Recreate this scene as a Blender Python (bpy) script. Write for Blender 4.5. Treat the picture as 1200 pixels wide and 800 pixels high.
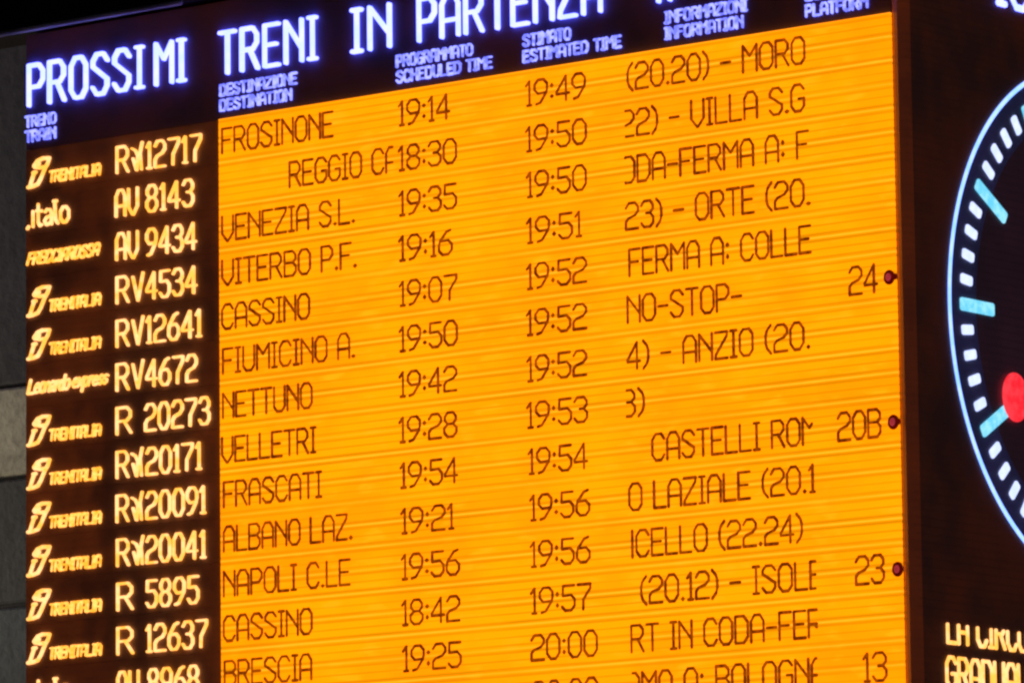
import bpy, math, random
from mathutils import Vector, Matrix

rnd = random.Random(7)
scene = bpy.context.scene
for o in list(bpy.data.objects):
    bpy.data.objects.remove(o)
COL = scene.collection

# ------------------------------------------------------------------ camera
cam_d = bpy.data.cameras.new('camera')
cam = bpy.data.objects.new('camera', cam_d)
COL.objects.link(cam)
right, up, back = Vector((0.788408, 0.615041, -0.011716)), Vector((0.098327, -0.107197, 0.989364)), Vector((0.607243, -0.781174, -0.14499))
mw = Matrix((right, up, back)).transposed().to_4x4()
mw.translation = Vector((8.1234, -12.0683, 2.7498))
cam.matrix_world = mw
cam_d.sensor_width = 36.0
cam_d.sensor_fit = 'HORIZONTAL'
cam_d.lens = 210.0
cam_d.clip_start = 0.1
cam_d.clip_end = 400
scene.camera = cam

# ------------------------------------------------------------------ world, lamps, exposure
world = bpy.data.worlds.new('World')
scene.world = world
world.use_nodes = True
bg = world.node_tree.nodes['Background']
bg.inputs['Color'].default_value = (0.30, 0.26, 0.34, 1)
bg.inputs['Strength'].default_value = 0.03

def area(name, loc, target, size, power, color):
    d = bpy.data.lights.new(name, 'AREA')
    d.shape = 'RECTANGLE'
    d.size, d.size_y = size
    d.energy = power
    d.color = color
    o = bpy.data.objects.new(name, d)
    COL.objects.link(o)
    o.location = loc
    o.rotation_euler = (Vector(target) - Vector(loc)).to_track_quat('-Z', 'Y').to_euler()
    return o
# unseen lamps added on the left, placed to light the wall and miss the board
area('wall_fill_light', (-7.6, 0.35, 4.3), (-4.6, 1.78, 4.75), (0.8, 1.6), 60, (1.0, 0.92, 0.76))
area('wall_fill_light', (-6.6, 0.45, 7.6), (-4.6, 1.78, 6.0), (0.8, 0.5), 8, (0.66, 0.58, 1.0))  # lavender lamp added to tint the upper wall

scene.view_settings.view_transform = 'Standard'
scene.view_settings.look = 'None'
scene.view_settings.gamma = 1
scene.view_settings.exposure = 0
scene.view_settings.use_curve_mapping = False
scene.render.engine = 'CYCLES'
scene.cycles.use_denoising = True
scene.cycles.pixel_filter_type = 'BLACKMAN_HARRIS'
scene.cycles.filter_width = 2.4
scene.cycles.max_bounces = 5

# ------------------------------------------------------------------ units: one text row = 0.12 m
S = 0.12
Z0 = 5.6            # height of the baseline of the first train row
def zz(v): return Z0 - v * S

# ------------------------------------------------------------------ materials
def new_mat(name):
    m = bpy.data.materials.new(name)
    m.use_nodes = True
    nt = m.node_tree
    p = nt.nodes['Principled BSDF']
    return m, nt, p
def N(nt, t, **kw):
    n = nt.nodes.new(t)
    for k, v in kw.items(): setattr(n, k, v)
    return n
def math_node(nt, op, a, b=None, c=None, clamp=False):
    n = nt.nodes.new('ShaderNodeMath'); n.operation = op; n.use_clamp = clamp
    for i, x in enumerate((a, b, c)):
        if x is None: continue
        if isinstance(x, (int, float)): n.inputs[i].default_value = x
        else: nt.links.new(x, n.inputs[i])
    return n.outputs[0]
def mix(nt, fac, a, b):
    n = nt.nodes.new('ShaderNodeMix'); n.data_type = 'RGBA'
    for k, x in ((0, fac), (6, a), (7, b)):
        if isinstance(x, (int, float)): n.inputs[k].default_value = x
        elif isinstance(x, tuple): n.inputs[k].default_value = (*x, 1)
        else: nt.links.new(x, n.inputs[k])
    return n.outputs[2]
def noise(nt, scale, vec=None, detail=3, rough=.5):
    n = nt.nodes.new('ShaderNodeTexNoise')
    n.inputs['Scale'].default_value = scale; n.inputs['Detail'].default_value = detail; n.inputs['Roughness'].default_value = rough
    if vec is not None: nt.links.new(vec, n.inputs['Vector'])
    return n.outputs['Fac']
def position(nt, sx=1, sy=1, sz=1):
    g = nt.nodes.new('ShaderNodeNewGeometry')
    m = nt.nodes.new('ShaderNodeMapping'); m.inputs['Scale'].default_value = (sx, sy, sz)
    nt.links.new(g.outputs['Position'], m.inputs['Vector'])
    return g.outputs['Position'], m.outputs['Vector']
def ramp(nt, x, lo, hi):
    n = nt.nodes.new('ShaderNodeMapRange'); n.inputs[1].default_value = lo; n.inputs[2].default_value = hi
    n.interpolation_type = 'SMOOTHSTEP'
    nt.links.new(x, n.inputs[0]); return n.outputs[0]

def plain(name, col, rough=.5, metal=0.0, spec=.5, var=.25, scale=14):
    m, nt, p = new_mat(name)
    _, v = position(nt)
    f = noise(nt, scale, v, 5)
    d = tuple(c * (1 - var) for c in col); l = tuple(min(1, c * (1 + var)) for c in col)
    nt.links.new(mix(nt, ramp(nt, f, .3, .7), d, l), p.inputs['Base Color'])
    p.inputs['Roughness'].default_value = rough; p.inputs['Metallic'].default_value = metal
    p.inputs['Specular IOR Level'].default_value = spec
    return m

def dark_glow(name, low, high, base=(.035, .022, .022)):
    """dark plastic with faint emission: screen black level, plus amber bloom painted into the browns"""
    m, nt, p = new_mat(name)
    pos, v = position(nt, 1, 1, 1)
    f = noise(nt, 2.6, v, 4, .6)
    g = noise(nt, 16, v, 2)
    fac = math_node(nt, 'ADD', math_node(nt, 'MULTIPLY', f, .8), math_node(nt, 'MULTIPLY', g, .2))
    sep = N(nt, 'ShaderNodeSeparateXYZ'); nt.links.new(pos, sep.inputs[0])
    # module grid, faint
    ph = math_node(nt, 'FRACT', math_node(nt, 'MULTIPLY', math_node(nt, 'SUBTRACT', Z0 + .77 * S, sep.outputs[2]), 6 / S))
    line = ramp(nt, math_node(nt, 'ABSOLUTE', math_node(nt, 'SUBTRACT', ph, .5)), .30, .5)
    c = mix(nt, ramp(nt, fac, .36, .64), low, high)
    c2 = mix(nt, math_node(nt, 'MULTIPLY', line, .22), c, (0.002, .001, .001))
    nt.links.new(c2, p.inputs['Emission Color']); p.inputs['Emission Strength'].default_value = 1
    p.inputs['Base Color'].default_value = (*base, 1)
    p.inputs['Roughness'].default_value = .45; p.inputs['Specular IOR Level'].default_value = .25
    return m

def amber_screen():
    m, nt, p = new_mat('amber_led_field')
    pos, v = position(nt, .9, .9, 22)
    sep = N(nt, 'ShaderNodeSeparateXYZ'); nt.links.new(pos, sep.inputs[0])
    vv = math_node(nt, 'DIVIDE', math_node(nt, 'SUBTRACT', Z0 + .7735 * S, sep.outputs[2]), S)
    _, w2 = position(nt, 2.2, 2.2, 8.33)
    wob = noise(nt, 1.0, w2, 2)
    f1 = noise(nt, 1.0, v, 4, .65)                       # streaks along the LED rows
    # strong seam every half text row : bright line between two dark ones
    p1 = math_node(nt, 'FRACT', math_node(nt, 'MULTIPLY', vv, 2))
    d1 = math_node(nt, 'ABSOLUTE', math_node(nt, 'SUBTRACT', p1, .5))     # .5 at seam
    bright1 = ramp(nt, d1, .445, .492)
    dark1 = math_node(nt, 'MULTIPLY', ramp(nt, d1, .30, .38), math_node(nt, 'SUBTRACT', 1, ramp(nt, d1, .40, .45)))
    # fainter lines, LED by LED
    p2 = math_node(nt, 'FRACT', math_node(nt, 'ADD', math_node(nt, 'MULTIPLY', vv, 6), .5))
    d2 = math_node(nt, 'ABSOLUTE', math_node(nt, 'SUBTRACT', p2, .5))
    line2 = ramp(nt, d2, .34, .49)
    k1 = ramp(nt, f1, .34, .60)
    k2 = ramp(nt, wob, .35, .62)
    _, w3 = position(nt, 1.4, 1.4, 2.4)
    blot = ramp(nt, noise(nt, 1.6, w3, 3, .6), .38, .66)
    c = mix(nt, blot, (1.7, .445, .001), (1.7, .365, .001))
    _, w4 = position(nt, 9, 9, 30)
    fine = noise(nt, 1.0, w4, 2)
    c = mix(nt, ramp(nt, fine, .52, .75), c, (1.8, .475, .005))
    c = mix(nt, math_node(nt, 'MULTIPLY', line2, math_node(nt, 'MULTIPLY_ADD', k2, .60, .38)), c, (.74, .27, .0))
    c = mix(nt, math_node(nt, 'MULTIPLY', dark1, math_node(nt, 'MULTIPLY_ADD', k1, .7, .2)), c, (.74, .25, .0))
    c = mix(nt, math_node(nt, 'MULTIPLY', bright1, math_node(nt, 'MULTIPLY_ADD', k1, .75, .2)), c, (1.9, .56, .022))
    nt.links.new(c, p.inputs['Emission Color']); p.inputs['Emission Strength'].default_value = 1
    p.inputs['Base Color'].default_value = (.03, .02, .01, 1); p.inputs['Roughness'].default_value = .5
    p.inputs['Specular IOR Level'].default_value = .1
    return m

def glow(name, c1, c2, scale=30, base=(.02, .02, .02)):
    m, nt, p = new_mat(name)
    _, v = position(nt)
    f = noise(nt, scale, v, 3, .6)
    nt.links.new(mix(nt, ramp(nt, f, .35, .65), c1, c2), p.inputs['Emission Color'])
    p.inputs['Emission Strength'].default_value = 1
    p.inputs['Base Color'].default_value = (*base, 1); p.inputs['Specular IOR Level'].default_value = .1
    return m

def stone(name, col):
    m, nt, p = new_mat(name)
    _, v = position(nt)
    a = noise(nt, 3.2, v, 8, .65); b = noise(nt, 26, v, 5, .6)
    c = mix(nt, ramp(nt, a, .3, .7), tuple(x * .72 for x in col), tuple(x * 1.22 for x in col))
    c = mix(nt, math_node(nt, 'MULTIPLY', ramp(nt, b, .45, .7), .65), c, tuple(x * .55 for x in col))
    nt.links.new(c, p.inputs['Base Color']); p.inputs['Roughness'].default_value = .8
    bp = N(nt, 'ShaderNodeBump'); bp.inputs['Strength'].default_value = .5; bp.inputs['Distance'].default_value = .01
    nt.links.new(b, bp.inputs['Height']); nt.links.new(bp.outputs[0], p.inputs['Normal'])
    return m

M_AMBER = amber_screen()
M_HEAD = dark_glow('header_led_black', (.0060, .0018, .0014), (.0190, .0034, .0012), (.11, .10, .22))
M_ROW = dark_glow('train_column_black_bloom', (.014, .0026, .0008), (.060, .0100, .0014), (.32, .20, .15))  # screen black with amber bloom painted into the brown emission
M_SIDE = dark_glow('side_screen_black_bloom', (.0095, .0032, .0024), (.024, .0048, .0018), (.10, .07, .07))  # screen black browned to imitate bloom from the amber field
M_INK = glow('dark_led_stroke', (.40, .066, .0008), (.15, .020, .0008), 60)
M_WARM = glow('warm_led_letter', (2.0, .94, .36), (1.8, .70, .09), 26, (.1, .05, .01))
M_WARM2 = glow('orange_led_letter', (2.2, .92, .20), (1.7, .58, .04), 60, (.1, .05, .01))
M_WHITE = glow('white_led_letter', (.92, .98, 6.0), (.76, .93, 6.0), 24, (.05, .05, .1))
M_SMALL = glow('small_white_led_letter', (.60, .64, 2.6), (.22, .25, 1.5), 45, (.05, .05, .1))
M_RING = glow('pale_blue_led_line', (.42, .84, 2.6), (.62, .95, 2.6), 20)
M_MIN = glow('white_led_mark', (.76, .90, 1.5), (.90, 1.0, 1.6), 40)
M_HOUR = glow('cyan_led_mark', (.36, .90, 1.2), (.16, .70, 1.0), 42)
M_RED = glow('red_led_disc', (1.1, .055, .075), (1.0, .02, .035), 28)
M_DIAL = dark_glow('dial_navy_led', (.0065, .0060, .022), (.0110, .0085, .036), (.2, .22, .30))
M_DIALIN = dark_glow('dial_centre_led', (.0100, .0040, .0065), (.0150, .0050, .0085), (.08, .08, .11))
M_FRAME = plain('black_painted_metal', (.020, .013, .014), .42, 0.0, .4)
M_POST = dark_glow('corner_painted_bloom', (.030, .0046, .0010), (.052, .0080, .0010), (.66, .30, .22))  # brown emission painted on the post in place of amber bloom
M_LAMP = plain('dark_red_lamp_lens', (.16, .02, .02), .25, 0, .5)
M_LAMPCORE = glow('dim_red_lamp_core', (.42, .035, .045), (.30, .022, .03), 50, (.2, .02, .02))
M_LAMPRIM = glow('unlit_led_rim', (.110, .0030, .0012), (.060, .0020, .0010), 60, (.03, .01, .01))
M_RAIL = plain('satin_rail_metal', (.34, .33, .33), .5, .0, .5, .5, 5)
M_BEAM = plain('dark_brown_paint', (.030, .012, .010), .75, 0, .2, .3, 3)
M_MORTAR = plain('wall_mortar', (.05, .045, .045), .9)
M_ST = [stone('stone_grey', (.075, .064, .066)), stone('stone_pale', (.62, .55, .40)), stone('stone_dark', (.090, .086, .078)), stone('stone_slate', (.110, .120, .118))]

# ------------------------------------------------------------------ object helpers
def link(name, verts, faces, mat, parent=None, loc=(0, 0, 0), smooth=False):
    me = bpy.data.meshes.new(name)
    me.from_pydata(verts, [], faces)
    me.update()
    mats = mat if isinstance(mat, (list, tuple)) else [mat]
    for m in mats: me.materials.append(m)
    o = bpy.data.objects.new(name, me)
    COL.objects.link(o)
    if parent is not None:
        o.parent = parent
    o.location = loc
    if smooth:
        for q in me.polygons: q.use_smooth = True
    return o
def empty(name, loc):
    o = bpy.data.objects.new(name, None); COL.objects.link(o); o.location = loc
    o.empty_display_size = .1
    return o
def tag(o, label=None, cat=None, group=None, kind=None):
    if label: o['label'] = label
    if cat: o['category'] = cat
    if group: o['group'] = group
    if kind: o['kind'] = kind
    return o

class Geo:
    def __init__(self): self.v = []; self.f = []
    def box(self, x0, x1, y0, y1, z0, z1, ch=0.0):
        """box with chamfered edges on its long outline seen from -Y / +X"""
        b = len(self.v)
        if ch <= 0:
            self.v += [(x, y, z) for x in (x0, x1) for y in (y0, y1) for z in (z0, z1)]
            self.f += [tuple(b + i for i in q) for q in ((0, 1, 3, 2), (4, 6, 7, 5), (0, 4, 5, 1), (2, 3, 7, 6), (0, 2, 6, 4), (1, 5, 7, 3))]
        else:
            c = ch
            prof = [(x0, y1), (x0, y0 + c), (x0 + c, y0), (x1 - c, y0), (x1, y0 + c), (x1, y1)]
            for z, k in ((z0, c), (z0 + c, 0), (z1 - c, 0), (z1, c)):
                for (x, y) in prof:
                    xx = min(max(x, x0 + k), x1 - k); yy = max(y, y0 + k) if y < y1 else y
                    self.v.append((xx, yy, z))
            n = 6
            for r in range(3):
                for i in range(n):
                    j = (i + 1) % n
                    self.f.append((b + r * n + i, b + r * n + j, b + (r + 1) * n + j, b + (r + 1) * n + i))
            self.f.append(tuple(b + i for i in reversed(range(n))))
            self.f.append(tuple(b + 3 * n + i for i in range(n)))
        return self
    def build(self, name, mat, parent=None, origin=(0, 0, 0), smooth=False):
        ox, oy, oz = origin
        # vertices are given in world space; keep them there whatever the parent
        return link(name, [(x - ox, y - oy, z - oz) for x, y, z in self.v], self.f, mat, parent, smooth=smooth)

# ------------------------------------------------------------------ stroke lettering
G = {
 'A': (4, [[(0,0),(0,4.6),(1.1,6),(2.9,6),(4,4.6),(4,0)],[(0,2.3),(4,2.3)]]),
 'B': (4, [[(0,0),(0,6),(2.9,6),(3.9,5.1),(3.9,4),(3,3.2),(0,3.2)],[(3,3.2),(4,2.3),(4,1),(3,0),(0,0)]]),
 'C': (4, [[(4,4.8),(3,6),(1.2,6),(0,4.7),(0,1.3),(1.2,0),(3,0),(4,1.2)]]),
 'D': (4, [[(0,0),(0,6),(2.7,6),(4,4.6),(4,1.4),(2.7,0),(0,0)]]),
 'E': (3.6, [[(3.6,6),(0,6),(0,0),(3.6,0)],[(0,3.1),(3,3.1)]]),
 'F': (3.6, [[(3.6,6),(0,6),(0,0)],[(0,3.1),(3,3.1)]]),
 'G': (4, [[(4,4.9),(2.9,6),(1.1,6),(0,4.7),(0,1.3),(1.1,0),(2.9,0),(4,1.1),(4,2.8),(2.3,2.8)]]),
 'H': (4, [[(0,0),(0,6)],[(4,0),(4,6)],[(0,3),(4,3)]]),
 'I': (1.8, [[(.9,0),(.9,6)],[(0,6),(1.8,6)],[(0,0),(1.8,0)]]),
 '|': (.6, [[(.3,0),(.3,6)]]),
 'L': (3.6, [[(0,6),(0,0),(3.6,0)]]),
 'M': (4.4, [[(0,0),(0,6),(2.2,3.6),(4.4,6),(4.4,0)]]),
 'N': (4, [[(0,0),(0,6),(4,1.8)],[(4,0),(4,6)]]),
 'O': (4, [[(1.1,0),(0,1.2),(0,4.8),(1.1,6),(2.9,6),(4,4.8),(4,1.2),(2.9,0),(1.1,0)]]),
 'P': (3.8, [[(0,0),(0,6),(2.7,6),(3.8,5),(3.8,3.7),(2.7,2.7),(0,2.7)]]),
 'R': (4, [[(0,0),(0,6),(2.8,6),(3.8,5),(3.8,3.8),(2.8,2.9),(0,2.9)],[(2,2.9),(4,0)]]),
 'S': (4, [[(4,4.9),(2.9,6),(1.1,6),(.1,5),(.1,4.2),(3.9,2.1),(3.9,1.1),(2.9,0),(1.1,0),(0,1.1)]]),
 'T': (3.8, [[(0,6),(3.8,6)],[(1.9,6),(1.9,0)]]),
 'U': (4, [[(0,6),(0,1.2),(1.1,0),(2.9,0),(4,1.2),(4,6)]]),
 'V': (4, [[(0,6),(0,1.8),(1.8,-.1),(2.2,-.1),(4,1.8),(4,6)]]),
 'Z': (3.8, [[(0,6),(3.8,6),(3.6,5),(.2,1),(0,0),(3.8,0)]]),
 'v': (3.4, [[(0,5.6),(1.8,0),(3.6,6.3)]]),
 '~': (3.6, [[(-.2,5.2),(1.1,4.6),(2.4,2.6),(3,1.4)],[(3.5,6.3),(2.7,4.0),(3.2,0)],[(1.4,0),(.2,2.8)],[(1.5,0),(1.9,3)]]),
 '0': (4, [[(1.2,0),(0,1.4),(0,4.6),(1.2,6),(2.8,6),(4,4.6),(4,1.4),(2.8,0),(1.2,0)]]),
 '1': (1.7, [[(0,4.9),(1.1,6),(1.1,0)],[(.3,0),(1.7,0)]]),
 '2': (4, [[(0,4.9),(1,6),(3,6),(4,5),(4,4),(3,3.1),(.8,2.5),(0,1.7),(0,0),(4,0)]]),
 '3': (3.9, [[(0,5),(.9,6),(2.9,6),(3.8,5),(3.8,4.1),(2.9,3.2),(1.6,3.2)],[(2.9,3.2),(3.9,2.2),(3.9,1),(2.9,0),(.9,0),(0,1)]]),
 '4': (4, [[(3,6),(0,2.2),(0,1.7),(4,1.7)],[(3,6),(3,0)]]),
 '5': (3.9, [[(3.8,6),(.3,6),(.2,3.6),(2.8,3.7),(3.9,2.7),(3.9,1.1),(2.8,0),(1,0),(0,1)]]),
 '6': (4, [[(3.6,6),(2.3,5.6),(.3,3.4),(0,2.4),(0,1.1),(1.1,0),(2.9,0),(4,1.1),(4,2.5),(2.9,3.5),(.6,3.4)]]),
 '7': (3.9, [[(0,6),(3.9,6),(3.9,5),(1.7,2.4),(1.6,0)]]),
 '8': (4, [[(1.1,3.2),(.2,4.1),(.2,5),(1.1,6),(2.9,6),(3.8,5),(3.8,4.1),(2.9,3.2),(1.1,3.2),(0,2.2),(0,1.1),(1.1,0),(2.9,0),(4,1.1),(4,2.2),(2.9,3.2)]]),
 '9': (4, [[(.5,0),(1.8,.3),(3.7,2.6),(4,3.6),(4,4.9),(2.9,6),(1.1,6),(0,4.9),(0,3.6),(1.1,2.6),(3.5,2.7)]]),
 '(': (1.6, [[(1.6,6.2),(.4,5),(0,3.9),(0,2.1),(.4,1),(1.6,-.2)]]),
 ')': (1.6, [[(0,6.2),(1.2,5),(1.6,3.9),(1.6,2.1),(1.2,1),(0,-.2)]]),
 '-': (3, [[(0,2.9),(3,2.9)]]),
 '.': (.8, [[(.4,.1),(.4,.5)],[(.1,.3),(.7,.3)]]),
 ':': (.9, [[(.45,1.2),(.45,1.7)],[(.45,3.9),(.45,4.4)],[(.2,1.45),(.7,1.45)],[(.2,4.15),(.7,4.15)]]),
 # lower case, x-height 4
 'i': (.8, [[(.4,0),(.4,4.2)]]),
 't': (2, [[(.6,6),(.6,1),(1.2,0),(2,.2)],[(0,4.2),(2,4)]]),
 'a': (2.8, [[(.3,3.6),(1,4.2),(2.2,4),(2.7,3.1),(2.7,0)],[(2.7,2.3),(.8,2),(0,1.1),(.7,0),(2,.2),(2.7,1)]]),
 'l': (1.3, [[(.1,6.2),(.4,1),(1.3,0)],[(-.3,6.2),(.8,6.2)]]),
 'o': (3.1, [[(1,0),(0,1.1),(0,3.1),(1,4.2),(2.1,4.2),(3.1,3.1),(3.1,1.1),(2.1,0),(1,0)]]),
 'e': (2.8, [[(0,2.1),(2.7,2.3),(2.6,3.4),(1.7,4.1),(.7,3.8),(0,2.6),(0,1.2),(.9,0),(2.4,.2)]]),
 'n': (2.6, [[(0,0),(0,4.1)],[(0,3),(1.2,4.1),(2.3,3.7),(2.6,2.8),(2.6,0)]]),
 'r': (1.8, [[(0,0),(0,4.1)],[(0,2.8),(.8,4),(1.8,4.1)]]),
 'd': (2.8, [[(2.7,0),(2.7,6.3)],[(2.7,3.6),(1.2,4.1),(0,3),(0,1.2),(1,0),(2.7,.6)]]),
 'x': (2.6, [[(0,0),(2.6,4.1)],[(0,4.1),(2.6,0)]]),
 'p': (2.8, [[(0,-2.4),(0,4.1)],[(0,3.2),(1.4,4.1),(2.8,3),(2.8,1.1),(1.5,0),(0,.7)]]),
 's': (2.4, [[(2.4,3.6),(1.4,4.1),(.2,3.5),(.3,2.5),(2.1,1.7),(2.3,.7),(1.2,0),(0,.5)]]),
}
def layout(text, u0, u1, v, cap, gap=1.05, space=2.0, slant=0.0, fit=True):
    """polylines in (u, v) of a word that fills u0..u1 on baseline v"""
    segs = []; x = 0.0; first = True
    glyphs = []
    for ch in text:
        if ch == ' ':
            x += space + gap; continue
        w, pl = G[ch]
        glyphs.append((x, pl)); x += w + gap
    total = x - gap
    k = (u1 - u0) / total
    for gx, pl in glyphs:
        for line in pl:
            pts = [(u0 + (gx + px) * k + slant * (py / 6) * cap, v - py / 6 * cap) for px, py in line]
            segs += list(zip(pts[:-1], pts[1:]))
    return segs
def clip_segs(segs, umin=None, umax=None, vmin=None):
    out = []
    for (a, b) in segs:
        t0, t1 = 0.0, 1.0
        def cut(pa, pb, lim, keep_greater):
            nonlocal t0, t1
            da = (pa - lim) if keep_greater else (lim - pa)
            db = (pb - lim) if keep_greater else (lim - pb)
            if da < 0 and db < 0: t1 = -1; return
            if da < 0: t0 = max(t0, da / (da - db))
            elif db < 0: t1 = min(t1, da / (da - db))
        if umin is not None: cut(a[0], b[0], umin, True)
        if umax is not None: cut(a[0], b[0], umax, False)
        if vmin is not None: cut(a[1], b[1], vmin, True)
        if t1 < t0: continue
        f = lambda t: (a[0] + (b[0] - a[0]) * t, a[1] + (b[1] - a[1]) * t)
        out.append((f(t0), f(t1)))
    return out

def strokes(name, segs, width, mat, parent, depth=.0012, face='L', base=0.0, jitter=.12, lift=0.0):
    """letter strokes as thin raised bars with round ends.  face L = left screen (reads along +X, faces -Y),
    face R = right screen (reads along +Y, faces +X).  base = height of the screen surface, in metres"""
    V = []; F = []
    r0 = width * .5 * S
    n = 5
    for i, ((ax, ay), (bx, by)) in enumerate(segs):
        a = Vector((ax * S, zz(ay))); b = Vector((bx * S, zz(by)))
        d = b - a
        if d.length < 1e-6: d = Vector((1e-4, 0))
        d.normalize(); ang = math.atan2(d.y, d.x)
        r = r0 * (1 + rnd.uniform(-jitter, jitter))
        ring = []
        for c, s0 in ((b, -90), (a, 90)):
            for q in range(n):
                t = ang + math.radians(s0 + 180 * q / (n - 1))
                ring.append((c.x + r * math.cos(t), c.y + r * math.sin(t)))
        top = base + lift + depth + (i % 9) * .00004
        bot = base + lift
        k = len(V); m = len(ring)
        def P(h, u, z): return (u, -h, z) if face == 'L' else (h, u, z)
        V += [P(bot, u, z) for u, z in ring] + [P(top, u, z) for u, z in ring]
        F.append(tuple(k + m + q for q in range(m)))
        F += [(k + q, k + (q + 1) % m, k + m + (q + 1) % m, k + m + q) for q in range(m)]
        F.append(tuple(k + q for q in reversed(range(m))))
    if not V: return None
    px = parent_world(parent)
    V = [(x - px[0], y - px[1], z - px[2]) for x, y, z in V]
    return link(name, V, F, mat, parent)
def parent_world(p):
    t = Vector((0, 0, 0))
    while p is not None:
        t += Vector(p.location); p = p.parent
    return t
def part(geo, name, mat, parent, smooth=False):
    t = parent_world(parent)
    return geo.build(name, mat, parent, tuple(t), smooth)

# ------------------------------------------------------------------ sizes (in text rows, u to the right, v downwards)
UB, UL, UR = -24.675, -18.765, -0.432       # board edge, left and right edge of the amber field
VT = -0.7735                                 # top of the amber field
VTOP, VBOT = -3.53, 14.4
WD = 13.8                                    # width of the right-hand face

# ================================================================== the stone wall behind
wall = empty('stone_wall', (-4.6, 1.78, 0.0))
tag(wall, 'grey stone block wall with one paler block, seen in a sliver left of the departure board', 'wall')
wy = 14.5 * S
part(Geo().box(-7.0, -1.0, wy + .02, wy + .40, 0.0, 8.6), 'mortar_bed', M_MORTAR, wall)
courses = [(-12.0, -7.3, 0), (-7.3, 1.9158, 0), (1.9158, 4.3416, 1), (4.3416, 7.724, 2), (7.724, 11.6, 3), (11.6, 16.5, 2), (16.5, 22.0, 0)]
for ci, (va, vb, mi) in enumerate(courses):
    x = -7.0 + (ci % 2) * -.35
    while x < -1.1:
        w = 1.15 if ci != 2 else 1.3
        xa, xb = max(x, -7.0), min(x + w, -1.0)
        # the visible strip shows one block per course
        if xa < -4.6 < xb - .08 and xb < -4.45: xb = xb + .3; w += .3
        g = Geo().box(xa + .006, xb - .006, wy - rnd.uniform(0, .012), wy + .03, zz(vb) + .007, zz(va) - .007, .008)
        col = M_ST[mi] if (mi != 1 or xa < -4.6 < xb) else M_ST[2]
        b = part(g, 'stone_block', col, wall)
        if mi == 1 and xa < -4.6 < xb: b['label'] = 'paler stone block'
        x += w

# ================================================================== dark beam over the board
beam = empty('overhead_beam', (-2.5, 0.0, zz(-3.5)))
tag(beam, 'dark brown overhead beam along the top of the departure board with a thin grey metal rail', 'beam')
part(Geo().box(-5.2, .02, -.030, .13, zz(-3.56), zz(-9.0), .006), 'fascia', M_BEAM, beam)
gr = Geo()
x0, x1, zc, yc, rr = -25.9 * S - 1.0, -19.55 * S, zz(-3.53), -.042, .0085
ns = 10
for x, k in ((x0, .9), (x0 + .004, 1), (x1 - .006, 1), (x1, .45)):
    for q in range(ns):
        t = 2 * math.pi * q / ns
        gr.v.append((x, yc + rr * k * math.cos(t), zc + rr * .85 * k * math.sin(t)))
for r in range(3):
    for q in range(ns):
        gr.f.append((r * ns + q, r * ns + (q + 1) % ns, (r + 1) * ns + (q + 1) % ns, (r + 1) * ns + q))
gr.f += [tuple(reversed(range(ns))), tuple(3 * ns + q for q in range(ns))]
part(gr, 'metal_rail', M_RAIL, beam, True)

# ================================================================== the departure board (left face)
board = empty('departure_board', (-1.5, 0.0, zz(VBOT)))
tag(board, 'large amber train departure board with dark lettering on the left face of the display', 'departure board')
part(Geo().box(UB * S, -.004, .012, WD * S, zz(VBOT), zz(VTOP), .010), 'housing', M_FRAME, board)
# header screen
hp = part(Geo().box(UB * S + .004, (UR - .02) * S, -.001, .014, zz(VT) + .0015, zz(VTOP) - .006, .001), 'header_screen', M_HEAD, board)
# corner post, sloped to catch amber light; brown glow painted in as lens bloom
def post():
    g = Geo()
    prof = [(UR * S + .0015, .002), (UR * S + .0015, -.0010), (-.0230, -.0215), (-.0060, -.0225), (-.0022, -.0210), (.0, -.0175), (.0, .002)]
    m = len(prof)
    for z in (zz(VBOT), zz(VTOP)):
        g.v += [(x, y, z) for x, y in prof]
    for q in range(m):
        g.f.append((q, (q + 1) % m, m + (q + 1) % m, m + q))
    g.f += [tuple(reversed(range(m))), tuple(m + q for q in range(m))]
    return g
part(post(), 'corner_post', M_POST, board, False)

HEAD_TEXT = [
    ('title', 'PROSSI', -24.562, -21.037, -1.845, 0.8),
    ('title', 'MI', -20.649, -19.775, -1.871, 0.8),
    ('title', 'TRENI', -18.73, -15.9, -1.814, 0.8),
    ('title', 'IN', -14.866, -13.794, -1.792, 0.8),
    ('title', 'PARTENZA', -12.972, -7.963, -1.814, 0.8),
    ('title', 'A', -6.424, -6.108, -1.807, 0.8),
    ('heading', 'TRENO', -24.642, -23.711, -1.333, 0.2),
    ('heading', 'TRAIN', -24.642, -23.724, -0.982, 0.2),
    ('heading', 'DESTINAZIONE', -18.708, -16.474, -1.322, 0.2),
    ('heading', 'DESTINATION', -18.71, -16.626, -0.97, 0.2),
    ('heading', 'PROGRAMMATO', -13.581, -11.473, -1.314, 0.2),
    ('heading', 'SCHEDULED TIME', -13.585, -10.934, -0.957, 0.2),
    ('heading', 'STIMATO', -10.047, -8.778, -1.327, 0.2),
    ('heading', 'ESTIMATED TIME', -10.052, -7.429, -0.979, 0.2),
    ('heading', 'INFORMAZIONI', -6.23, -4.107, -1.331, 0.2),
    ('heading', 'INFORMATION', -6.237, -4.214, -0.977, 0.2),
    ('heading', 'BINARIO', -2.57, -1.195, -1.322, 0.2),
    ('heading', 'PLATFORM', -2.577, -1.031, -0.995, 0.2),
]
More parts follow.
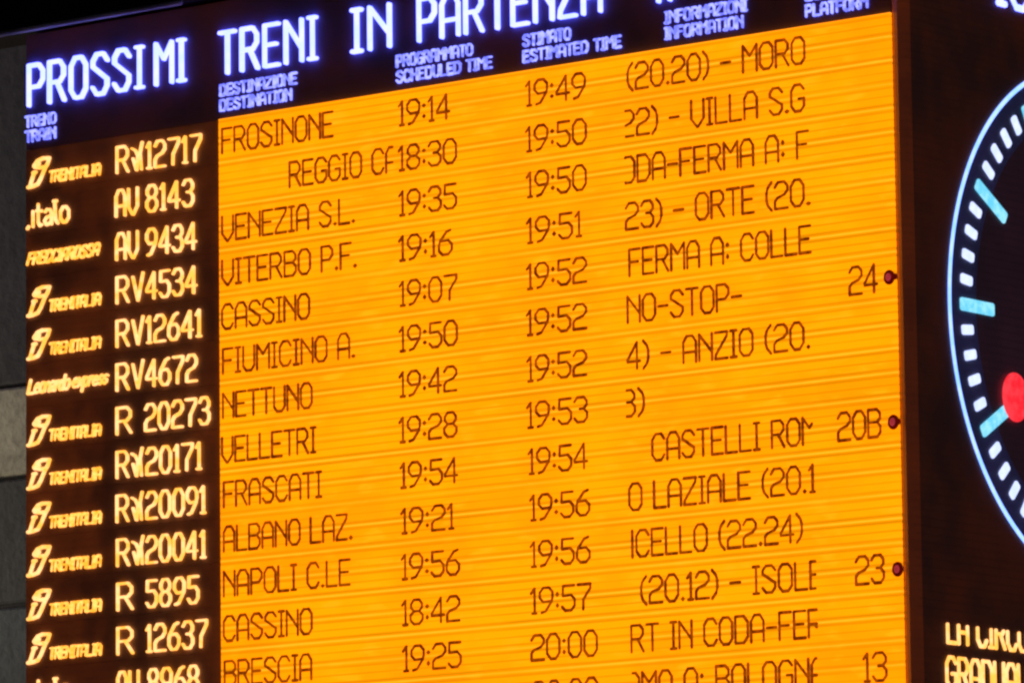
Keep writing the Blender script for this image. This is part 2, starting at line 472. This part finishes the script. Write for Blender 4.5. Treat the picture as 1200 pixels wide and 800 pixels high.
for kind, txt, u0, u1, v, cap in HEAD_TEXT:
    if kind == 'title':
        o = strokes('title_word', layout(txt, u0 + .045, u1 + .03, -1.815, .93, gap=1.8), .090, M_WHITE, board, .0100, base=.001)
        o['label'] = 'white title lettering ' + txt
    else:
        vb = -.975 if v > -1.15 else -1.325
        o = strokes('column_heading', layout(txt, u0, u1, vb, .235, gap=1.3), .050, M_SMALL, board, .0040, base=.001, jitter=.3)
        o['label'] = 'small white heading ' + txt

ROW_TEXT = [
    ('number', 'R~', 0, -21.809, -21.031, 0.085, 0.59, None, None),
    ('number', '12717', 0, -20.902, -19.287, 0.085, 0.59, None, None),
    ('number', 'AV', 1, -21.838, -21.19, 1.085, 0.59, None, None),
    ('number', '8143', 1, -20.906, -19.522, 1.085, 0.59, None, None),
    ('number', 'AV', 2, -21.828, -21.193, 2.085, 0.59, None, None),
    ('number', '9434', 2, -20.91, -19.451, 2.085, 0.59, None, None),
    ('number', 'RV', 3, -21.818, -21.042, 3.085, 0.59, None, None),
    ('number', '4534', 3, -20.913, -19.443, 3.085, 0.59, None, None),
    ('number', 'RV', 4, -21.821, -21.046, 4.085, 0.59, None, None),
    ('number', '12641', 4, -20.917, -19.309, 4.085, 0.59, None, None),
    ('number', 'RV', 5, -21.824, -21.05, 5.085, 0.59, None, None),
    ('number', '4672', 5, -20.921, -19.441, 5.085, 0.59, None, None),
    ('number', 'R', 6, -21.826, -21.401, 6.085, 0.59, None, None),
    ('number', '20273', 6, -20.963, -19.068, 6.085, 0.59, None, None),
    ('number', 'R~', 7, -21.829, -21.057, 7.085, 0.59, None, None),
    ('number', '20171', 7, -20.929, -19.326, 7.085, 0.59, None, None),
    ('number', 'R~', 8, -21.832, -21.061, 8.085, 0.59, None, None),
    ('number', '20091', 8, -20.933, -19.205, 8.085, 0.59, None, None),
    ('number', 'R~', 9, -21.822, -21.039, 9.085, 0.59, None, None),
    ('number', '20041', 9, -20.936, -19.211, 9.085, 0.59, None, None),
    ('number', 'R', 10, -21.812, -21.375, 10.085, 0.59, None, None),
    ('number', '5895', 10, -20.94, -19.418, 10.085, 0.59, None, None),
    ('number', 'R', 11, -21.815, -21.366, 11.085, 0.59, None, None),
    ('number', '12637', 11, -20.944, -19.172, 11.085, 0.59, None, None),
    ('number', 'AV', 12, -21.818, -21.203, 12.085, 0.59, None, None),
    ('number', '8968', 12, -20.897, -19.429, 12.085, 0.59, None, None),
    ('destination', 'FROSINONE', 0, -18.665, -15.436, 0, 0.55, None, None),
    ('destination', 'REGGIO CA', 1, -16.692, -13.608, 1, 0.55, None, -13.74),
    ('destination', 'VENEZIA S.L.', 2, -18.677, -14.831, 2, 0.55, None, None),
    ('destination', 'VITERBO P.F.', 3, -18.684, -14.793, 3, 0.55, None, None),
    ('destination', 'CASSINO', 4, -18.69, -16.149, 4, 0.55, None, None),
    ('destination', 'FIUMICINO A.', 5, -18.671, -14.862, 5, 0.55, None, None),
    ('destination', 'NETTUNO', 6, -18.677, -16.093, 6, 0.55, None, None),
    ('destination', 'VELLETRI', 7, -18.708, -15.992, 7, 0.55, None, None),
    ('destination', 'FRASCATI', 8, -18.664, -15.842, 8, 0.55, None, None),
    ('destination', 'ALBANO LAZ.', 9, -18.671, -14.976, 9, 0.55, None, None),
    ('destination', 'NAPOLI C.LE', 10, -18.677, -15.046, 10, 0.55, None, None),
    ('destination', 'CASSINO', 11, -18.683, -16.138, 11, 0.55, None, None),
    ('destination', 'BRESCIA', 12, -18.664, -16.159, 12, 0.55, None, None),
    ('scheduled_time', '19:14', 0, -13.548, -12.132, 0, 0.53, None, None),
    ('scheduled_time', '18:30', 1, -13.559, -11.955, 1, 0.53, None, None),
    ('scheduled_time', '19:35', 2, -13.559, -11.968, 2, 0.53, None, None),
    ('scheduled_time', '19:16', 3, -13.57, -12.1, 3, 0.53, None, None),
    ('scheduled_time', '19:07', 4, -13.57, -11.983, 4, 0.53, None, None),
    ('scheduled_time', '19:50', 5, -13.582, -11.984, 5, 0.53, None, None),
    ('scheduled_time', '19:42', 6, -13.593, -12.01, 6, 0.53, None, None),
    ('scheduled_time', '19:28', 7, -13.605, -12.023, 7, 0.53, None, None),
    ('scheduled_time', '19:54', 8, -13.592, -12.012, 8, 0.53, None, None),
    ('scheduled_time', '19:21', 9, -13.58, -12.132, 9, 0.53, None, None),
    ('scheduled_time', '19:56', 10, -13.58, -11.992, 10, 0.53, None, None),
    ('scheduled_time', '18:42', 11, -13.58, -11.994, 11, 0.53, None, None),
    ('scheduled_time', '19:25', 12, -13.567, -11.972, 12, 0.53, None, None),
    ('estimated_time', '19:49', 0, -10.009, -8.408, 0, 0.53, None, None),
    ('estimated_time', '19:50', 1, -10.024, -8.402, 1, 0.53, None, None),
    ('estimated_time', '19:50', 2, -10.016, -8.419, 2, 0.53, None, None),
    ('estimated_time', '19:51', 3, -10.031, -8.563, 3, 0.53, None, None),
    ('estimated_time', '19:52', 4, -10.046, -8.442, 4, 0.53, None, None),
    ('estimated_time', '19:52', 5, -10.062, -8.459, 5, 0.53, None, None),
    ('estimated_time', '19:52', 6, -10.065, -8.476, 6, 0.53, None, None),
    ('estimated_time', '19:53', 7, -10.081, -8.47, 7, 0.53, None, None),
    ('estimated_time', '19:54', 8, -10.061, -8.487, 8, 0.53, None, None),
    ('estimated_time', '19:56', 9, -10.03, -8.447, 9, 0.53, None, None),
    ('estimated_time', '19:56', 10, -10.034, -8.453, 10, 0.53, None, None),
    ('estimated_time', '19:57', 11, -10.038, -8.447, 11, 0.53, None, None),
    ('estimated_time', '20:00', 12, -10.042, -8.294, 12, 0.53, None, None),
    ('estimated_time', '20:00', 13, -10.034, -8.289, 13, 0.53, None, None),
    ('information', '(20.20) - MORO', 0, -7.264, -2.655, 0, 0.56, None, None),
    ('information', '22) - VILLA S.G', 1, -7.441, -2.689, 1, 0.56, -7.339, None),
    ('information', 'ODA-FERMA A: F', 2, -7.437, -2.603, 2, 0.56, -7.357, None),
    ('information', '23) - ORTE (20.', 3, -7.364, -2.594, 3, 0.56, None, None),
    ('information', 'FERMA A: COLLE', 4, -7.291, -2.595, 4, 0.56, None, None),
    ('information', 'NO-STOP-', 5, -7.355, -4.386, 5, 0.56, None, None),
    ('information', '4) - ANZIO (20.', 6, -7.373, -2.663, 6, 0.56, None, None),
    ('information', '3)', 7, -7.549, -6.963, 7, 0.56, -7.414, None),
    ('information', 'CASTELLI ROM', 8, -6.757, -2.537, 8, 0.56, None, -2.645),
    ('information', 'O LAZIALE (20.1', 9, -7.382, -2.603, 9, 0.56, None, None),
    ('information', '|CELLO (22.24)', 10, -7.344, -2.949, 10, 0.56, None, None),
    ('information', '(20.12) - ISOLE', 11, -7.104, -2.457, 11, 0.56, None, -2.628),
    ('information', 'RT IN CODA-FER', 12, -7.381, -2.502, 12, 0.56, None, -2.619),
    ('information', 'OMA A: BOLOGNA', 13, -7.522, -2.44, 13, 0.56, -7.365, -2.643),
    ('platform_number', '24', 5, -1.628, -0.945, 5, 0.57, None, None),
    ('platform_number', '20B', 8, -1.989, -0.935, 8, 0.57, None, None),
    ('platform_number', '23', 11, -1.614, -0.925, 11, 0.57, None, None),
    ('platform_number', '13', 13, -1.472, -0.912, 13, 0.57, None, None),
]
LOGO = {0: 't', 1: 'i', 2: 'f', 3: 't', 4: 't', 5: 'l', 6: 't', 7: 't', 8: 't', 9: 't', 10: 't', 11: 't'}
EMBLEM = [[(-24.376, -0.379), (-24.269, -0.486), (-24.11, -0.527), (-23.897, -0.512), (-23.95, -0.389), (-24.03, -0.298), (-24.083, -0.205), (-24.163, -0.064), (-24.256, 0.055), (-24.402, 0.088), (-24.562, 0.099)], [(-24.376, -0.209), (-24.442, -0.067), (-24.496, 0.067)], [(-24.349, -0.35), (-24.189, -0.321), (-24.056, -0.321)], [(-24.216, -0.42), (-24.269, -0.346)], [(-24.402, -0.222), (-24.322, -0.233)]]
rows = []
for k in range(14):
    va, vb = VT + k, VT + k + 1
    g = Geo().box(UB * S + .004, (UR - .02) * S, -.001 - rnd.uniform(0, .0006), .014, zz(vb) + .0004, zz(va) - .0004, 0)
    row = part(g, 'train_row', M_ROW, board)
    rows.append(row)
    ag = Geo()
    for h in (0, .5):
        ag.box((UL + .055) * S, UR * S, -.0100 - rnd.uniform(0, .0003), -.0018, zz(va + h + .5) + .0001, zz(va + h) - .0001)
    part(ag, 'amber_field', M_AMBER, row)
NICE = dict(number='train_number', destination='destination', scheduled_time='scheduled_time', estimated_time='estimated_time',
            information='information_text', platform_number='platform_number')
for kind, txt, k, u0, u1, v, cap, c0, c1 in ROW_TEXT:
    if kind == 'number':
        o = strokes(NICE[kind], layout(txt.replace('RV', 'Rv'), u0, u1, v, cap, gap=1.65), .054, M_WARM, rows[k], .0070, base=.0016)
    else:
        o = strokes(NICE[kind], clip_segs(layout(txt, u0 + .06, u1 + .06, v + .014, cap), c0 and c0 + .06, c1 and c1 + .06), .066, M_INK, rows[k], .0006, base=.0105, jitter=.16)
    o['label'] = ('yellow ' if kind == 'number' else 'dark ') + NICE[kind].replace('_', ' ') + ' ' + txt.replace('~', 'V').replace('|', '')
for k, c in LOGO.items():
    row = rows[k]
    if c == 't':
        sg = []
        for pl in EMBLEM: sg += list(zip([(a, b + k) for a, b in pl[:-1]], [(a, b + k) for a, b in pl[1:]]))
        strokes('operator_emblem', sg, .080, M_WARM, row, .0050, base=.0016, jitter=.06)['label'] = 'slanted yellow emblem'
        strokes('operator_name', layout('TRENITALIA', -23.91, -22.36, k + .045, .235, gap=1.1, slant=.14), .052, M_WARM2, row, .0040, base=.0016, jitter=.35)['label'] = 'small slanted orange operator name'
    elif c == 'f':
        strokes('operator_name', layout('FRECCIAROSSA', -24.59, -22.42, k - .10, .25, gap=1.0, slant=.35), .058, M_WARM2, row, .0045, base=.0016, jitter=.3)['label'] = 'slanted orange train brand lettering'
    elif c == 'l':
        sg = layout('Leonardo', -24.57, -23.32, k - .10, .30, gap=.6, slant=.3) + layout('express', -23.20, -22.15, k - .12, .28, gap=.6, slant=.3)
        strokes('operator_name', sg, .058, M_WARM, row, .0045, base=.0016, jitter=.25)['label'] = 'yellow script train brand lettering'
    elif c == 'i':
        sg = layout('italo', -24.44, -23.30, k + .03, .50, gap=1.0) + [((-24.58, k + .06), (-24.54, k + .02))]
        strokes('operator_name', sg, .070, M_WARM, row, .0050, base=.0016)['label'] = 'yellow rounded lower case brand lettering'
# the row below the frame and the top of row 13's brand lettering
strokes('operator_name', layout('italo', -24.44, -23.30, 12.03, .50, gap=1.0) + [((-24.58, 12.06), (-24.54, 12.02))], .070, M_WARM, rows[12], .0050, base=.0016)

# boarding lamps at the right end of three rows
def lamp(k, u, v):
    row = rows[k]; t = parent_world(row)
    cx, cz = (u + .07) * S, zz(v + .016)
    V = []; F = []; n = 20
    prof = [(1.0, 0.0), (1.0, .0030), (.88, .0052), (.60, .0066), (.56, .0060)]
    for r, h in prof:
        for q in range(n):
            a = 2 * math.pi * q / n
            V.append((cx + r * .134 * S * math.cos(a), -.0102 - h, cz + r * .156 * S * math.sin(a)))
    for j in range(len(prof) - 1):
        for q in range(n):
            F.append((j * n + q, j * n + (q + 1) % n, (j + 1) * n + (q + 1) % n, (j + 1) * n + q))
    F.append(tuple((len(prof) - 1) * n + q for q in range(n)))
    b = len(V)
    for x, h in ((cx + .09 * S, .075), (UR * S + .006, .060)):
        for q in range(8):
            a = 2 * math.pi * q / 8
            V.append((x, -.0130 + .0028 * math.cos(a), cz + h * S * math.sin(a)))
    for q in range(8): F.append((b + q, b + (q + 1) % 8, b + 8 + (q + 1) % 8, b + 8 + q))
    link('boarding_lamp', [(x - t[0], y - t[1], z - t[2]) for x, y, z in V], F, M_LAMPRIM, row, smooth=False)['label'] = 'round dark red lamp with a short stem'
    V = []; F = []
    for r, h in ((.54, .0062), (.40, .0082), (.20, .0094), (.04, .0098)):
        for q in range(n):
            a = 2 * math.pi * q / n
            V.append((cx + r * .134 * S * math.cos(a), -.0102 - h, cz + r * .156 * S * math.sin(a)))
    for j in range(3):
        for q in range(n):
            F.append((j * n + q, j * n + (q + 1) % n, (j + 1) * n + (q + 1) % n, (j + 1) * n + q))
    F.append(tuple(3 * n + q for q in range(n)))
    link('lamp_lens', [(x - t[0], y - t[1], z - t[2]) for x, y, z in V], F, M_LAMPCORE, row, smooth=True)
lamp(5, -.645, 4.733); lamp(8, -.617, 7.732); lamp(11, -.588, 10.757)

# ================================================================== the right-hand display (right face)
side = empty('information_display', (.0, WD * S / 2, zz(VBOT)))
tag(side, 'dark display face right of the corner, showing amber running text below the round clock', 'display')
part(Geo().box(-.003, .0012, .0028, WD * S, zz(VBOT) + .004, zz(VTOP) - .004, 0), 'side_screen', M_SIDE, side)
def side_text(name, txt, w0, w1, v, cap, width, mat, label, vmin=None, gap=1.3, depth=.0045):
    sg = clip_segs(layout(txt, w0, w1, v, cap, gap=gap), vmin=vmin)
    o = strokes(name, sg, width, mat, side, depth, face='R', base=.0015)
    o['label'] = label
# pitch of the letters measured on the visible ones
side_text('running_text', 'LA CIRCOLAZIONE', .865, 6.62, 12.235, .62, .074, M_WARM, 'amber running text with its top cut off', vmin=11.87)
side_text('running_text', 'GRADUALMENTE', .80, 5.93, 13.16, .62, .074, M_WARM, 'amber text line below, starting GRADUAL')
side_text('title_word', 'IO', 3.30, 4.45, -1.44, .93, .128, M_WHITE, 'white title lettering at the top of the side face', gap=1.7)

# ================================================================== the clock
CW, CV, CR = 6.833, 5.161, 5.621
clock = empty('station_clock', (.0015, CW * S, zz(CV)))
tag(clock, 'round station clock with white and pale blue marks and a red seconds disc', 'clock')
def ring_geo(r0, r1, h0, h1, n=128, full=True):
    g = Geo()
    for i in range(n):
        a = 2 * math.pi * i / n; c, s = math.cos(a), math.sin(a)
        for r, h in ((r0, h0), (r0, h1), (r1, h1), (r1, h0)):
            g.v.append((h, CW * S + r * S * c, zz(CV) + r * S * s))
    for i in range(n):
        j = (i + 1) % n
        for q in range(4):
            p2 = (q + 1) % 4
            g.f.append((i * 4 + q, i * 4 + p2, j * 4 + p2, j * 4 + q))
    return g
part(ring_geo(4.62, CR, .0015, .0024), 'outer_dial', M_DIAL, clock)
part(ring_geo(.02, 4.62, .0015, .0022), 'inner_dial', M_DIALIN, clock)
part(ring_geo(CR - .045, CR + .050, .0024, .0050, 192), 'outer_ring', M_RING, clock)
def mark_mesh(r0, r1, w, h, top=.0052, chamfer=.05):
    """rounded bar along +radius, in clock space (x = out, y = along, z = across)"""
    g = []; c = chamfer
    out = [(r0 + c, -w / 2), (r1 - c, -w / 2), (r1 - c * .3, -w / 2 + c * .3), (r1, -w / 2 + c), (r1, w / 2 - c), (r1 - c * .3, w / 2 - c * .3), (r1 - c, w / 2), (r0 + c, w / 2), (r0 + c * .3, w / 2 - c * .3), (r0, w / 2 - c), (r0, -w / 2 + c), (r0 + c * .3, -w / 2 + c * .3)]
    V = [(.0010, y * S, z * S) for y, z in out] + [(h, y * S, z * S) for y, z in out]
    m = len(out)
    F = [tuple(m + q for q in range(m))] + [(q, (q + 1) % m, m + (q + 1) % m, m + q) for q in range(m)]
    return V, F
def inst(name, me, ang, src=None):
    o = bpy.data.objects.new(name, me); COL.objects.link(o); o.parent = clock
    o.rotation_euler = (ang, 0, 0)
    return o
mm = link('minute_mark', *mark_mesh(4.80, 5.22, .205, .0045), M_MIN, clock); mm_me = mm.data
hm = link('hour_mark', *mark_mesh(3.97, 5.23, .27, .0045), M_HOUR, clock); hm_me = hm.data
hm.rotation_euler = (0, 0, 0); mm.rotation_euler = (math.radians(6), 0, 0)
for i in range(60):
    a = math.radians(6 * i)
    if i == 0 or i == 1: continue
    inst('hour_mark' if i % 5 == 0 else 'minute_mark', hm_me if i % 5 == 0 else mm_me, a)
# hands: radius pointing the way the photograph's time (about 19:47) has them
def hand(name, ang, r0, r1, w, mat, h):
    V, F = mark_mesh(r0, r1, w, h + .0012, chamfer=.06)
    V = [(max(x, h), y, z) for x, y, z in V]
    o = link(name, V, F, mat, clock); o.rotation_euler = (ang, 0, 0)
    return o
# clock space angle: 0 = towards +Y (3 o'clock), counter-clockwise seen from outside is positive about +X
hand('hour_hand', math.radians(90 - 30 * 7.78), -.6, 2.4, .34, M_HOUR, .0046)
hand('minute_hand', math.radians(90 - 6 * 46.8), -.8, 2.35, .24, M_HOUR, .0062)
sa = math.atan2(-(6.93 - CV), 3.53 - CW)
sr = math.hypot(6.93 - CV, 3.53 - CW)
hand('seconds_rod', sa, -1.0, sr - .3, .09, M_RED, .0078)
def disc(name, cw, cv, rw, rv, h, mat):
    g = Geo(); n = 40
    for r, hh in ((1, h), (1, h + .002), (.93, h + .003), (.5, h + .0034), (.02, h + .0035)):
        for i in range(n):
            a = 2 * math.pi * i / n
            g.v.append((hh, cw * S + rw * r * S * math.cos(a), zz(cv) + rv * r * S * math.sin(a)))
    for j in range(4):
        for i in range(n):
            g.f.append((j * n + i, j * n + (i + 1) % n, (j + 1) * n + (i + 1) % n, (j + 1) * n + i))
    g.f.append(tuple(4 * n + i for i in range(n)))
    return part(g, name, mat, clock)
disc('seconds_disc', 3.53, 6.93, .49, .52, .0086, M_RED)
disc('centre_cap', CW, CV, .32, .32, .0092, M_RED)

bpy.context.view_layer.update()
